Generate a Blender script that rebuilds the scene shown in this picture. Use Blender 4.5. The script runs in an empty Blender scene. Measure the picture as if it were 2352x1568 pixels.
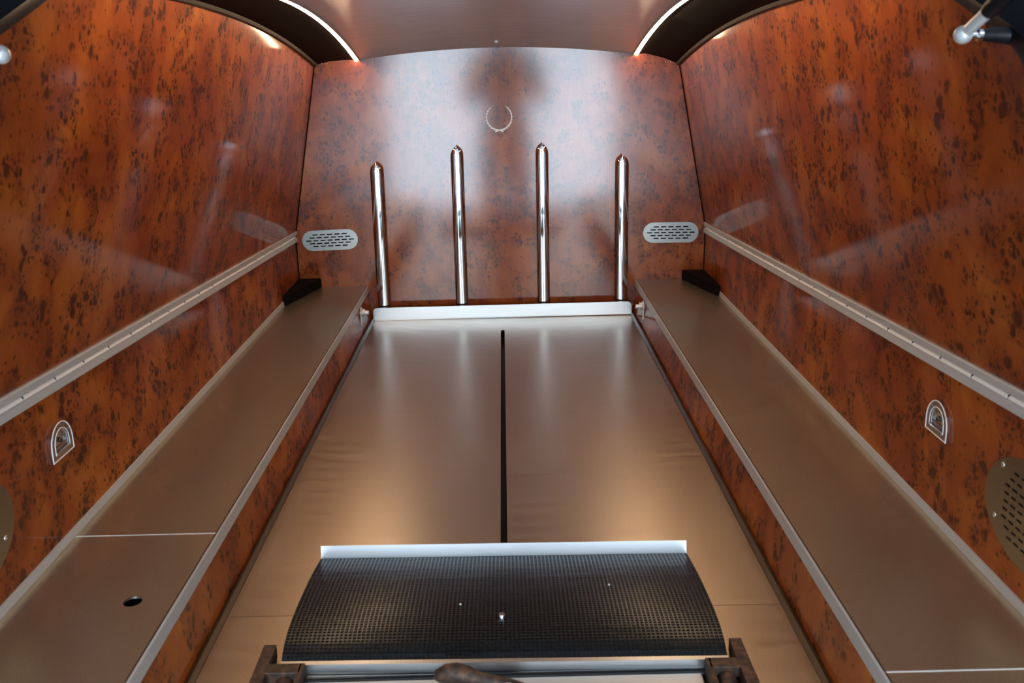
import bpy, bmesh, math, random
from math import sin, cos, pi, radians
from mathutils import Vector, Matrix

random.seed(7)
scene = bpy.context.scene
COL = scene.collection

# ------------------------------------------------------------------ camera
cam_data = bpy.data.cameras.new('camera')
cam = bpy.data.objects.new('camera', cam_data)
COL.objects.link(cam)
cam_data.sensor_width = 36.0
cam_data.lens = 2239.14 / 2352.0 * 36.0
cam_data.clip_start = 0.02
R_ = (0.9997211746445308, -0.010653622152822409, -0.02107304682252876)
U_ = (0.0231757762786524, 0.2717607531261655, 0.9620857427766931)
F_ = (0.004522870907007015, 0.96230587309614, -0.2719318853011436)
cam.matrix_world = Matrix((
    (R_[0], U_[0], -F_[0], 0.0133),
    (R_[1], U_[1], -F_[1], 0.0),
    (R_[2], U_[2], -F_[2], 0.7384),
    (0, 0, 0, 1)))
cam_data.dof.use_dof = True
cam_data.dof.focus_distance = 2.1
cam_data.dof.aperture_fstop = 9.0
scene.camera = cam

# ------------------------------------------------------------------ world (dim: the hearse stands inside a garage hall with glazed doors behind the camera)
world = bpy.data.worlds.new('overcast_sky')
scene.world = world
world.use_nodes = True
bg = world.node_tree.nodes['Background']
bg.inputs['Color'].default_value = (0.80, 0.90, 1.0, 1)
bg.inputs['Strength'].default_value = 0.3
DOOR_LIGHT = 14.5        # daylight through the glazed doors
HALL_FILL = 8.0         # unseen ceiling panels, added to raise the ambient light in the hall

LED_STRENGTH = 42.0
vs = scene.view_settings
vs.view_transform = 'Standard'
vs.look = 'None'
vs.exposure = 0.14
vs.gamma = 1.0
vs.use_curve_mapping = False
scene.cycles.max_bounces = 7
scene.cycles.diffuse_bounces = 3
scene.cycles.glossy_bounces = 4
scene.cycles.transmission_bounces = 0
scene.cycles.use_adaptive_sampling = True
scene.cycles.adaptive_threshold = 0.07
scene.cycles.adaptive_min_samples = 16
scene.cycles.caustics_reflective = True
scene.cycles.sample_clamp_indirect = 12.0

# ------------------------------------------------------------------ materials
def new_mat(name):
    m = bpy.data.materials.new(name)
    m.use_nodes = True
    nt = m.node_tree
    return m, nt, nt.nodes['Principled BSDF']

def nd(nt, typ, **kw):
    n = nt.nodes.new(typ)
    for k, v in kw.items():
        setattr(n, k, v)
    return n

def ramp(nt, stops, interp='LINEAR'):
    n = nt.nodes.new('ShaderNodeValToRGB')
    cr = n.color_ramp
    cr.interpolation = interp
    while len(cr.elements) > len(stops):
        cr.elements.remove(cr.elements[-1])
    while len(cr.elements) < len(stops):
        cr.elements.new(0.5)
    for e, (p, c) in zip(cr.elements, stops):
        e.position = p
        e.color = c if len(c) == 4 else (*c, 1)
    return n

def g(v):
    return (v, v, v, 1)

def mixc(nt, a, b, fac, mode='MIX'):
    n = nt.nodes.new('ShaderNodeMix')
    n.data_type = 'RGBA'
    n.blend_type = mode
    n.clamp_factor = True
    L = nt.links
    def put(sock, v):
        if hasattr(v, 'is_linked') or hasattr(v, 'links'):
            L.new(v, sock)
        else:
            sock.default_value = v
    put(n.inputs[0], fac)
    put(n.inputs[6], a)
    put(n.inputs[7], b)
    return n.outputs[2]

def math_(nt, op, a, b=None):
    n = nt.nodes.new('ShaderNodeMath')
    n.operation = op
    for i, v in enumerate((a, b)):
        if v is None:
            continue
        if hasattr(v, 'links'):
            nt.links.new(v, n.inputs[i])
        else:
            n.inputs[i].default_value = v
    return n.outputs[0]

def burl_material(name, offset, coat=1.0, lum=1.0, eyes=1.0, gloss=0.105):
    m, nt, b = new_mat(name)
    L = nt.links
    tc = nd(nt, 'ShaderNodeTexCoord')
    mp = nd(nt, 'ShaderNodeMapping')
    mp.inputs['Location'].default_value = offset
    L.new(tc.outputs['Object'], mp.inputs['Vector'])
    P = mp.outputs['Vector']
    # vertical grain space: squash z
    mz = nd(nt, 'ShaderNodeMapping')
    mz.inputs['Scale'].default_value = (1, 0.78, 0.74)
    L.new(P, mz.inputs['Vector'])
    # wobble
    wob = nd(nt, 'ShaderNodeTexNoise')
    wob.inputs['Scale'].default_value = 40
    wob.inputs['Detail'].default_value = 3
    L.new(mz.outputs['Vector'], wob.inputs['Vector'])
    addv = nd(nt, 'ShaderNodeVectorMath', operation='MULTIPLY_ADD')
    L.new(wob.outputs['Color'], addv.inputs[0])
    addv.inputs[1].default_value = (0.012, 0.012, 0.012)
    L.new(mz.outputs['Vector'], addv.inputs[2])
    Q = addv.outputs[0]
    # base tone : broad flames
    n1 = nd(nt, 'ShaderNodeTexNoise')
    n1.inputs['Scale'].default_value = 9
    n1.inputs['Detail'].default_value = 5
    n1.inputs['Distortion'].default_value = 0.8
    L.new(Q, n1.inputs['Vector'])
    base = ramp(nt, [(p_, tuple(c_ * lum for c_ in k_)) for p_, k_ in ((0.28, (0.225, 0.035, 0.0060)), (0.5, (0.345, 0.072, 0.0100)), (0.70, (0.47, 0.128, 0.0155)))])
    L.new(n1.outputs['Fac'], base.inputs['Fac'])
    col = base.outputs['Color']
    # fine vertical fibres
    mf = nd(nt, 'ShaderNodeMapping')
    mf.inputs['Scale'].default_value = (420, 420, 26)
    L.new(P, mf.inputs['Vector'])
    n2 = nd(nt, 'ShaderNodeTexNoise')
    n2.inputs['Scale'].default_value = 1
    n2.inputs['Detail'].default_value = 3
    L.new(mf.outputs['Vector'], n2.inputs['Vector'])
    fib = ramp(nt, [(0.3, g(0.85)), (0.7, g(1.10))])
    L.new(n2.outputs['Fac'], fib.inputs['Fac'])
    col = mixc(nt, col, fib.outputs['Color'], 1.0, 'MULTIPLY')
    # clusters of burl eyes
    cl = nd(nt, 'ShaderNodeTexNoise')
    cl.inputs['Scale'].default_value = 22
    cl.inputs['Detail'].default_value = 2.5
    cl.inputs['Roughness'].default_value = 0.55
    L.new(mz.outputs['Vector'], cl.inputs['Vector'])
    clm = ramp(nt, [(0.465, g(0)), (0.535, g(1))])
    L.new(cl.outputs['Fac'], clm.inputs['Fac'])
    halo = ramp(nt, [(0.46, g(0)), (0.68, g(0.55))])
    L.new(cl.outputs['Fac'], halo.inputs['Fac'])
    col = mixc(nt, col, (0.100, 0.018, 0.0075, 1), halo.outputs['Color'])
    for scale, thr, soft, dark, strength, keep in ((102, 0.48, 0.17, (0.066, 0.0110, 0.0046, 1), 0.95, 0.62),
                                                   (50, 0.40, 0.13, (0.066, 0.0110, 0.0046, 1), 0.9, 0.42),
                                                   (210, 0.48, 0.2, (0.085, 0.0140, 0.0055, 1), 0.85, 0.5)):
        vo = nd(nt, 'ShaderNodeTexVoronoi')
        vo.inputs['Scale'].default_value = scale
        vo.inputs['Randomness'].default_value = 1.0
        L.new(Q, vo.inputs['Vector'])
        sp = ramp(nt, [(thr - soft, g(1)), (thr, g(0))])
        L.new(vo.outputs['Distance'], sp.inputs['Fac'])
        sep = nd(nt, 'ShaderNodeSeparateColor')
        L.new(vo.outputs['Color'], sep.inputs['Color'])
        pres = ramp(nt, [(keep - 0.05, g(1)), (keep, g(0))])
        L.new(sep.outputs[0], pres.inputs['Fac'])
        f = math_(nt, 'MULTIPLY', sp.outputs['Color'], pres.outputs['Color'])
        f = math_(nt, 'MULTIPLY', f, clm.outputs['Color'])
        f = math_(nt, 'MULTIPLY', f, strength * eyes)
        col = mixc(nt, col, dark, f)
    # rare single pin knots
    vo = nd(nt, 'ShaderNodeTexVoronoi')
    vo.inputs['Scale'].default_value = 70
    L.new(Q, vo.inputs['Vector'])
    sp = ramp(nt, [(0.10, g(0.85)), (0.2, g(0))])
    L.new(vo.outputs['Distance'], sp.inputs['Fac'])
    col = mixc(nt, col, (0.075, 0.0130, 0.0055, 1), sp.outputs['Color'])
    L.new(col, b.inputs['Base Color'])
    b.inputs['Roughness'].default_value = 0.55
    b.inputs['Specular IOR Level'].default_value = 0.08
    b.inputs['Coat Weight'].default_value = coat
    b.inputs['Coat Roughness'].default_value = gloss
    b.inputs['Coat IOR'].default_value = 1.55
    return m

def metal(name, color, rough, metallic=1.0, grain=None, grain_amt=0.05, aniso=0.0):
    m, nt, b = new_mat(name)
    L = nt.links
    b.inputs['Metallic'].default_value = metallic
    b.inputs['Roughness'].default_value = rough
    b.inputs['Base Color'].default_value = (*color, 1)
    if grain:
        tc = nd(nt, 'ShaderNodeTexCoord')
        mp = nd(nt, 'ShaderNodeMapping')
        mp.inputs['Scale'].default_value = grain
        L.new(tc.outputs['Object'], mp.inputs['Vector'])
        n = nd(nt, 'ShaderNodeTexNoise')
        n.inputs['Scale'].default_value = 1
        n.inputs['Detail'].default_value = 4
        L.new(mp.outputs['Vector'], n.inputs['Vector'])
        r = ramp(nt, [(0.25, tuple(c * (1 - grain_amt * 2) for c in color)), (0.75, tuple(min(1, c * (1 + grain_amt * 2)) for c in color))])
        L.new(n.outputs['Fac'], r.inputs['Fac'])
        L.new(r.outputs['Color'], b.inputs['Base Color'])
        rr = ramp(nt, [(0.2, g(max(0.02, rough - grain_amt * 1.2))), (0.8, g(rough + grain_amt * 1.2))])
        L.new(n.outputs['Fac'], rr.inputs['Fac'])
        L.new(rr.outputs['Color'], b.inputs['Roughness'])
    return m

def plain(name, color, rough=0.5, spec=0.5):
    m, nt, b = new_mat(name)
    b.inputs['Base Color'].default_value = (*color, 1)
    b.inputs['Roughness'].default_value = rough
    b.inputs['Specular IOR Level'].default_value = spec
    return m

def deck_material(name, lo, hi, wear, metallic=1.0):
    """satin stainless sheet: very fine speckle, faint scuffs and arcs of wear"""
    m, nt, b = new_mat(name)
    L = nt.links
    b.inputs['Metallic'].default_value = metallic
    tc = nd(nt, 'ShaderNodeTexCoord')
    n = nd(nt, 'ShaderNodeTexNoise')
    n.inputs['Scale'].default_value = 420
    n.inputs['Detail'].default_value = 3
    L.new(tc.outputs['Object'], n.inputs['Vector'])
    n2 = nd(nt, 'ShaderNodeTexNoise')
    n2.inputs['Scale'].default_value = 6
    n2.inputs['Detail'].default_value = 4
    L.new(tc.outputs['Object'], n2.inputs['Vector'])
    c1 = ramp(nt, [(0.3, lo), (0.7, hi)])
    L.new(n.outputs['Fac'], c1.inputs['Fac'])
    L.new(c1.outputs['Color'], b.inputs['Base Color'])
    # streaky scuffs running across the plate
    mp = nd(nt, 'ShaderNodeMapping')
    mp.inputs['Scale'].default_value = (3.0, 60, 1)
    L.new(tc.outputs['Object'], mp.inputs['Vector'])
    n3 = nd(nt, 'ShaderNodeTexNoise')
    n3.inputs['Scale'].default_value = 1
    n3.inputs['Detail'].default_value = 4
    L.new(mp.outputs['Vector'], n3.inputs['Vector'])
    r = math_(nt, 'MULTIPLY', n2.outputs['Fac'], 0.10)
    r = math_(nt, 'ADD', r, 0.22)
    r3 = math_(nt, 'MULTIPLY', n3.outputs['Fac'], 0.08)
    r = math_(nt, 'ADD', r, r3)
    wv = nd(nt, 'ShaderNodeTexWave')
    wv.wave_type = 'RINGS'
    wv.rings_direction = 'Z'
    mw = nd(nt, 'ShaderNodeMapping')
    mw.inputs['Location'].default_value = (-0.1, -1.9, 0)
    L.new(tc.outputs['Object'], mw.inputs['Vector'])
    L.new(mw.outputs['Vector'], wv.inputs['Vector'])
    wv.inputs['Scale'].default_value = 7.0
    wv.inputs['Distortion'].default_value = 3.0
    wv.inputs['Detail'].default_value = 4
    wv.inputs['Detail Scale'].default_value = 2.0
    r4 = math_(nt, 'MULTIPLY', wv.outputs['Fac'], wear)
    r = math_(nt, 'ADD', r, r4)
    L.new(r, b.inputs['Roughness'])
    bp = nd(nt, 'ShaderNodeBump')
    bp.inputs['Strength'].default_value = 0.05
    bp.inputs['Distance'].default_value = 0.0006
    L.new(n.outputs['Fac'], bp.inputs['Height'])
    L.new(bp.outputs['Normal'], b.inputs['Normal'])
    return m

M_WOOD_L = burl_material('burl_veneer_near', (0.0, 0.0, 0.0), 0.52)
M_WOOD_R = burl_material('burl_veneer_far', (3.1, 1.7, 0.4), 0.52)
M_WOOD_B = burl_material('burl_veneer_bulkhead', (7.3, 4.2, 1.1), 1.0, 0.80, 0.8, 0.118)
M_DECK = deck_material('satin_steel_deck', (0.475, 0.410, 0.335), (0.56, 0.482, 0.395), 0.03)
M_BENCH = deck_material('satin_steel_bench', (0.47, 0.415, 0.315), (0.555, 0.49, 0.37), 0.0, 0.88)
M_CEIL = metal('satin_ceiling_panel', (0.82, 0.86, 0.87), 0.24, 0.45, (8, 90, 8), 0.025)
M_ALU = metal('satin_aluminium', (0.70, 0.69, 0.67), 0.36, 1.0, (30, 30, 400), 0.03)
M_ALU_RAIL = metal('rail_aluminium', (0.60, 0.61, 0.605), 0.40, 0.25, (15, 8, 300), 0.03)
M_ALU_LIP = metal('bright_aluminium', (0.66, 0.67, 0.68), 0.36, 1.0, (6, 6, 300), 0.03)
M_STOP = metal('stop_plate_steel', (0.64, 0.645, 0.645), 0.34, 1.0, (6, 6, 300), 0.03)
M_STEEL_VENT = metal('vent_steel', (0.26, 0.262, 0.25), 0.30, 1.0, (60, 4, 300), 0.03)
M_STEEL_BIG = metal('speaker_plate_steel', (0.30, 0.275, 0.22), 0.38, 1.0, (300, 20, 20), 0.03)
M_CHROME = metal('chrome', (0.62, 0.63, 0.65), 0.04)
M_CHROME_SATIN = metal('satin_chrome', (0.80, 0.82, 0.84), 0.16)
M_ZINC = metal('matt_zinc', (0.72, 0.75, 0.76), 0.34, 0.45)
M_SILVER = metal('bright_silver_emblem', (0.95, 0.95, 0.95), 0.3, 0.15)
M_EDGE = metal('dull_edge_steel', (0.13, 0.11, 0.09), 0.38)
M_RUST = None
M_BLACK = plain('black_trim_vinyl', (0.0025, 0.0026, 0.003), 0.6, 0.05)
M_BEAD = plain('dark_grey_edging', (0.035, 0.032, 0.026), 0.5, 0.3)
M_RUBBER = plain('black_rubber', (0.010, 0.010, 0.0105), 0.28, 0.55)
M_BLOCK = plain('black_plastic_block', (0.003, 0.003, 0.0035), 0.6, 0.1)
M_VOID = plain('painted_void_dark', (0.004, 0.004, 0.004), 0.8, 0.1)  # near-black colour stands in for shade inside openings and gaps
M_INSERT = plain('white_insert_strip', (0.90, 0.89, 0.86), 0.3, 0.6)
M_PAINT = plain('black_body_paint', (0.005, 0.006, 0.009), 0.4, 0.25)
M_SILL = metal('pale_sill_metal', (0.62, 0.60, 0.56), 0.45, 0.6)
M_CONC = None

def rust_material():
    m, nt, b = new_mat('rusty_dark_steel')
    L = nt.links
    tc = nd(nt, 'ShaderNodeTexCoord')
    n = nd(nt, 'ShaderNodeTexNoise')
    n.inputs['Scale'].default_value = 90
    n.inputs['Detail'].default_value = 6
    L.new(tc.outputs['Object'], n.inputs['Vector'])
    r = ramp(nt, [(0.33, (0.030, 0.023, 0.019)), (0.52, (0.085, 0.052, 0.036)), (0.7, (0.19, 0.088, 0.05))])
    L.new(n.outputs['Fac'], r.inputs['Fac'])
    L.new(r.outputs['Color'], b.inputs['Base Color'])
    b.inputs['Roughness'].default_value = 0.5
    b.inputs['Metallic'].default_value = 0.35
    bp = nd(nt, 'ShaderNodeBump')
    bp.inputs['Strength'].default_value = 0.3
    bp.inputs['Distance'].default_value = 0.001
    L.new(n.outputs['Fac'], bp.inputs['Height'])
    L.new(bp.outputs['Normal'], b.inputs['Normal'])
    return m
M_RUST = rust_material()

def concrete_material():
    m, nt, b = new_mat('pale_concrete')
    L = nt.links
    tc = nd(nt, 'ShaderNodeTexCoord')
    n = nd(nt, 'ShaderNodeTexNoise')
    n.inputs['Scale'].default_value = 2.5
    n.inputs['Detail'].default_value = 8
    L.new(tc.outputs['Object'], n.inputs['Vector'])
    r = ramp(nt, [(0.3, (0.50, 0.52, 0.55)), (0.7, (0.64, 0.66, 0.69))])
    L.new(n.outputs['Fac'], r.inputs['Fac'])
    L.new(r.outputs['Color'], b.inputs['Base Color'])
    b.inputs['Roughness'].default_value = 0.35
    return m
M_CONC = concrete_material()

def emit(name, color, strength):
    m = bpy.data.materials.new(name)
    m.use_nodes = True
    nt = m.node_tree
    nt.nodes.clear()
    e = nt.nodes.new('ShaderNodeEmission')
    o = nt.nodes.new('ShaderNodeOutputMaterial')
    e.inputs['Color'].default_value = (*color, 1)
    e.inputs['Strength'].default_value = strength
    nt.links.new(e.outputs[0], o.inputs['Surface'])
    return m
M_DAY = emit('daylight_pane', (0.70, 0.85, 1.0), DOOR_LIGHT)
M_FILL = emit('added_fill_panel', (0.92, 0.96, 1.0), HALL_FILL)
M_HALL = plain('white_wall_paint', (0.62, 0.63, 0.64), 0.7, 0.3)
M_LED = emit('warm_led_diffuser', (1.0, 0.70, 0.42), LED_STRENGTH)

# ------------------------------------------------------------------ mesh helpers
def link_mesh(name, bm, mat, parent=None, smooth=None, recalc=True):
    if recalc:
        bmesh.ops.recalc_face_normals(bm, faces=bm.faces[:])
    me = bpy.data.meshes.new(name)
    bm.to_mesh(me)
    bm.free()
    me.materials.append(mat)
    if smooth is not None:
        me.polygons.foreach_set('use_smooth', [True] * len(me.polygons))
        me.set_sharp_from_angle(angle=radians(smooth))
    o = bpy.data.objects.new(name, me)
    COL.objects.link(o)
    if parent is not None:
        o.parent = parent
    return o

def tag(o, label, cat, group=None):
    o['label'] = label
    o['category'] = cat
    if group:
        o['group'] = group
    return o

def struct(o, label=None):
    o['kind'] = 'structure'
    if label:
        o['label'] = label
    return o

def thing(name, loc=(0, 0, 0)):
    o = bpy.data.objects.new(name, None)
    o.empty_display_size = 0.02
    COL.objects.link(o)
    o.location = loc
    bpy.context.view_layer.update()
    return o

class Local:
    """builds meshes given in world space, stored relative to an empty at org"""
    def __init__(self, name, org):
        self.root = thing(name, org)
        self.org = Vector(org)
    def part(self, name, bm, mat, smooth=None, parent=None):
        bmesh.ops.translate(bm, verts=bm.verts[:], vec=-self.org)
        return link_mesh(name, bm, mat, parent or self.root, smooth)

def box(bm, x0, x1, y0, y1, z0, z1, bev=0.0):
    vs_ = [bm.verts.new(p) for p in ((x0, y0, z0), (x1, y0, z0), (x1, y1, z0), (x0, y1, z0),
                                    (x0, y0, z1), (x1, y0, z1), (x1, y1, z1), (x0, y1, z1))]
    fs = [(0, 3, 2, 1), (4, 5, 6, 7), (0, 1, 5, 4), (1, 2, 6, 5), (2, 3, 7, 6), (3, 0, 4, 7)]
    faces = [bm.faces.new([vs_[i] for i in f]) for f in fs]
    if bev:
        es = list({e for f in faces for e in f.edges})
        bmesh.ops.bevel(bm, geom=es, offset=bev, segments=2, profile=0.5, affect='EDGES')
    return bm

def BM():
    return bmesh.new()

def boxbm(*a, **k):
    return box(BM(), *a, **k)

def tube(bm, pts, radii, seg=20, caps=True):
    """round tube along pts with given radii"""
    rings = []
    n = len(pts)
    pts = [Vector(p) for p in pts]
    prev = None
    for i, p in enumerate(pts):
        d = (pts[min(i + 1, n - 1)] - pts[max(i - 1, 0)]).normalized()
        if prev is None:
            a = Vector((0, 0, 1)) if abs(d.z) < 0.9 else Vector((1, 0, 0))
            u = d.cross(a).normalized()
        else:
            u = (prev - d * prev.dot(d)).normalized()
        prev = u
        v = d.cross(u)
        r = radii[i] if hasattr(radii, '__len__') else radii
        rings.append([bm.verts.new(p + (u * cos(2 * pi * k / seg) + v * sin(2 * pi * k / seg)) * r) for k in range(seg)])
    for a, b in zip(rings, rings[1:]):
        for k in range(seg):
            bm.faces.new((a[k], a[(k + 1) % seg], b[(k + 1) % seg], b[k]))
    if caps:
        bm.faces.new(rings[0][::-1])
        bm.faces.new(rings[-1])
    return bm

def sphere(bm, c, r, seg=20, rings=12, sc=(1, 1, 1)):
    mat = Matrix.Translation(c) @ Matrix.Diagonal((r * sc[0], r * sc[1], r * sc[2], 1))
    bmesh.ops.create_uvsphere(bm, u_segments=seg, v_segments=rings, radius=1, matrix=mat)
    return bm

def loft(bm, sections, closed=True, caps=True):
    """sections: list of lists of points, same count"""
    rings = [[bm.verts.new(p) for p in s] for s in sections]
    n = len(rings[0])
    for a, b in zip(rings, rings[1:]):
        for k in range(n if closed else n - 1):
            bm.faces.new((a[k], a[(k + 1) % n], b[(k + 1) % n], b[k]))
    if caps and closed:
        bm.faces.new(rings[0][::-1])
        bm.faces.new(rings[-1])
    return bm

def plate2d(outer, holes, thick, frame):
    """flat plate from 2D outline with holes; frame maps (u, v, w) to world. Front face at w = thick."""
    bm = BM()
    edges = []
    loops = []
    for lp in [outer] + holes:
        vs_ = [bm.verts.new((p[0], p[1], 0)) for p in lp]
        loops.append(vs_)
        for a, b in zip(vs_, vs_[1:] + vs_[:1]):
            edges.append(bm.edges.new((a, b)))
    bmesh.ops.triangle_fill(bm, use_beauty=True, use_dissolve=False, edges=edges)
    for f in bm.faces:
        if f.normal.z < 0:
            f.normal_flip()
    front = bm.faces[:]
    r = bmesh.ops.extrude_face_region(bm, geom=front)
    nv = [e for e in r['geom'] if isinstance(e, bmesh.types.BMVert)]
    bmesh.ops.translate(bm, verts=nv, vec=(0, 0, thick))
    for v in bm.verts:
        v.co = Vector(frame(*v.co))
    return bm

def stadium(L, Hh, n=14, cx=0, cy=0):
    r = Hh / 2
    h = L / 2 - r
    pts = []
    for k in range(n + 1):
        a = -pi / 2 + pi * k / n
        pts.append((cx + h + r * cos(a), cy + r * sin(a)))
    for k in range(n + 1):
        a = pi / 2 + pi * k / n
        pts.append((cx - h + r * cos(a), cy + r * sin(a)))
    return pts

def ellipse(a, b, n=48):
    return [(a * cos(2 * pi * k / n), b * sin(2 * pi * k / n)) for k in range(n)]

def rect(cx, cy, w, h):
    return [(cx - w / 2, cy - h / 2), (cx + w / 2, cy - h / 2), (cx + w / 2, cy + h / 2), (cx - w / 2, cy + h / 2)]

# ------------------------------------------------------------------ key dimensions (metres; x right, y into the car, z up from the deck)
YB = 2.93           # bulkhead
YR = 0.96           # rear end of the load space
XW = 0.62           # lower side wall
ZS = 0.098          # bench top
K = 0.19            # inward lean of the upper wall
def zcrease(y):
    return 0.262 + 0.047 * (2.878 - y)
def xwall(y, z):
    zc = zcrease(y)
    return XW if z <= zc else XW - K * (z - zc)
def zled(y):
    return 0.871 - (0.1003 if y > 1.88 else 0.05) * (y - 1.88) ** 2
def ztrim(y, s):
    off = 0.0 if s < 0 else -0.0165
    return 0.8595 + off - (0.060 if y > 1.6 else 0.04) * (y - 1.6) ** 2
HATCH = [(1.30, 0.852), (1.26, 0.838), (1.229, 0.825), (1.177, 0.804), (1.1285, 0.7853), (1.098, 0.773), (1.047, 0.7474),
         (1.03, 0.7343), (1.012, 0.705), (1.0, 0.66), (0.985, 0.52), (0.972, 0.34), (0.962, 0.12), (0.96, -0.06)]
def yhatch(z):
    if z >= HATCH[0][1]:
        return HATCH[0][0] + (z - HATCH[0][1]) * 3.0
    for (y1, z1), (y0, z0) in zip(HATCH, HATCH[1:]):
        if z0 <= z <= z1:
            return y0 + (y1 - y0) * (z - z0) / (z1 - z0)
    return HATCH[-1][0]

# ------------------------------------------------------------------ side walls
def build_wall(s, name, mat):
    root = thing(name, (s * XW, 1.9, 0))
    struct(root, '%s side wall clad in glossy reddish burl veneer panels' % ('left' if s < 0 else 'right'))
    org = Vector((s * XW, 1.9, 0))
    def solid(rows, nm, m):
        """rows: list of (list of inner points along y) from bottom to top -> slab 18 mm thick"""
        b_ = BM()
        inner = [[b_.verts.new(p) for p in r] for r in rows]
        outer = [[b_.verts.new((p[0] + s * 0.018, p[1], p[2])) for p in r] for r in rows]
        R, N = len(rows), len(rows[0])
        for i in range(R - 1):
            for j in range(N - 1):
                b_.faces.new((inner[i][j], inner[i][j + 1], inner[i + 1][j + 1], inner[i + 1][j]))
                b_.faces.new((outer[i][j], outer[i + 1][j], outer[i + 1][j + 1], outer[i][j + 1]))
        for i in range(R - 1):
            b_.faces.new((inner[i][0], inner[i + 1][0], outer[i + 1][0], outer[i][0]))
            b_.faces.new((inner[i][-1], outer[i][-1], outer[i + 1][-1], inner[i + 1][-1]))
        for j in range(N - 1):
            b_.faces.new((inner[0][j], outer[0][j], outer[0][j + 1], inner[0][j + 1]))
            b_.faces.new((inner[-1][j], inner[-1][j + 1], outer[-1][j + 1], outer[-1][j]))
        bmesh.ops.translate(b_, verts=b_.verts[:], vec=-org)
        link_mesh(nm, b_, m, root)
    N = 24
    YE = YB - 0.004
    rows = []
    for t in range(5):
        r = []
        for j in range(N + 1):
            f = j / N
            zc0 = zcrease(YR)
            y_ = yhatch(-0.06 + (zcrease(1.0) + 0.06) * t / 4) * (1 - f) + YE * f
            z_ = -0.06 + (zcrease(y_) + 0.06) * t / 4
            r.append((s * XW, y_, z_))
        rows.append(r)
    solid(rows, 'lower_panel', mat)
    rows = []
    T = 16
    for t in range(T + 1):
        r = []
        for j in range(N + 1):
            f = j / N
            # blend: row height fraction between crease and trim line
            zr = zcrease(1.0) + (0.852 - zcrease(1.0)) * t / T
            y_ = yhatch(zr) * (1 - f) + YE * f
            ztop = ztrim(y_, s) + 0.012
            if f == 0:
                z_ = zr
            else:
                z_ = zcrease(y_) + (ztop - zcrease(y_)) * t / T
                z0 = zr
                w = min(1.0, f * 6)
                z_ = z0 * (1 - w) + z_ * w
            r.append((s * xwall(y_, z_), y_, z_))
        rows.append(r)
    solid(rows, 'upper_panel', mat)
    # dark joint between side wall and bulkhead
    b_ = BM()
    for z0, z1 in ((0.09, zcrease(YB)), (zcrease(YB), ztrim(YB, s) + 0.012)):
        a0, a1 = xwall(YB, z0), xwall(YB, z1)
        pts = []
        for (x, z) in ((a0, z0), (a1, z1)):
            pts += [(s * (x + 0.004), YB - 0.0045, z), (s * (x - 0.0022), YB - 0.0045, z), (s * (x - 0.0022), YB - 0.0005, z), (s * (x + 0.004), YB - 0.0005, z)]
        loft(b_, [pts[:4], pts[4:]])
    bmesh.ops.translate(b_, verts=b_.verts[:], vec=-org)
    link_mesh('corner_joint', b_, M_VOID, root)
    return root
build_wall(-1, 'wall_left', M_WOOD_L)
build_wall(1, 'wall_right', M_WOOD_R)

# ------------------------------------------------------------------ bulkhead
bm = boxbm(-0.66, 0.66, YB, YB + 0.02, -0.06, 0.90)
struct(link_mesh('wall_back', bm, M_WOOD_B), 'front bulkhead of glossy burl veneer behind the chrome posts')

# ------------------------------------------------------------------ ceiling panel, crowned across and arched along
ceil = thing('ceiling', (0, 2.1, 0.87))
struct(ceil, 'satin grey metal headlining panel between the light strips')
bm = BM()
ys = [1.25 + (YB - 1.25) * j / 30 for j in range(31)]
secs = []
XC = 0.392
for y in ys:
    low = []
    for i in range(17):
        x = -XC + 2 * XC * i / 16
        low.append((x, y, zled(y) + 0.004 + 0.026 * (1 - (x / XC) ** 2)))
    up = [(p[0], p[1], p[2] + 0.006) for p in low[::-1]]
    secs.append(low + up)
loft(bm, secs)
bmesh.ops.translate(bm, verts=bm.verts[:], vec=(0, -2.1, -0.87))
link_mesh('panel', bm, M_CEIL, ceil, 40)
bm = BM()
sphere(bm, (0.001, 2.86 - 2.1, zled(2.86) + 0.004 + 0.026 - 0.87), 0.0065, 12, 8, (1, 1, 0.6))
link_mesh('screw', bm, M_SILVER, ceil, 60)

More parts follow.
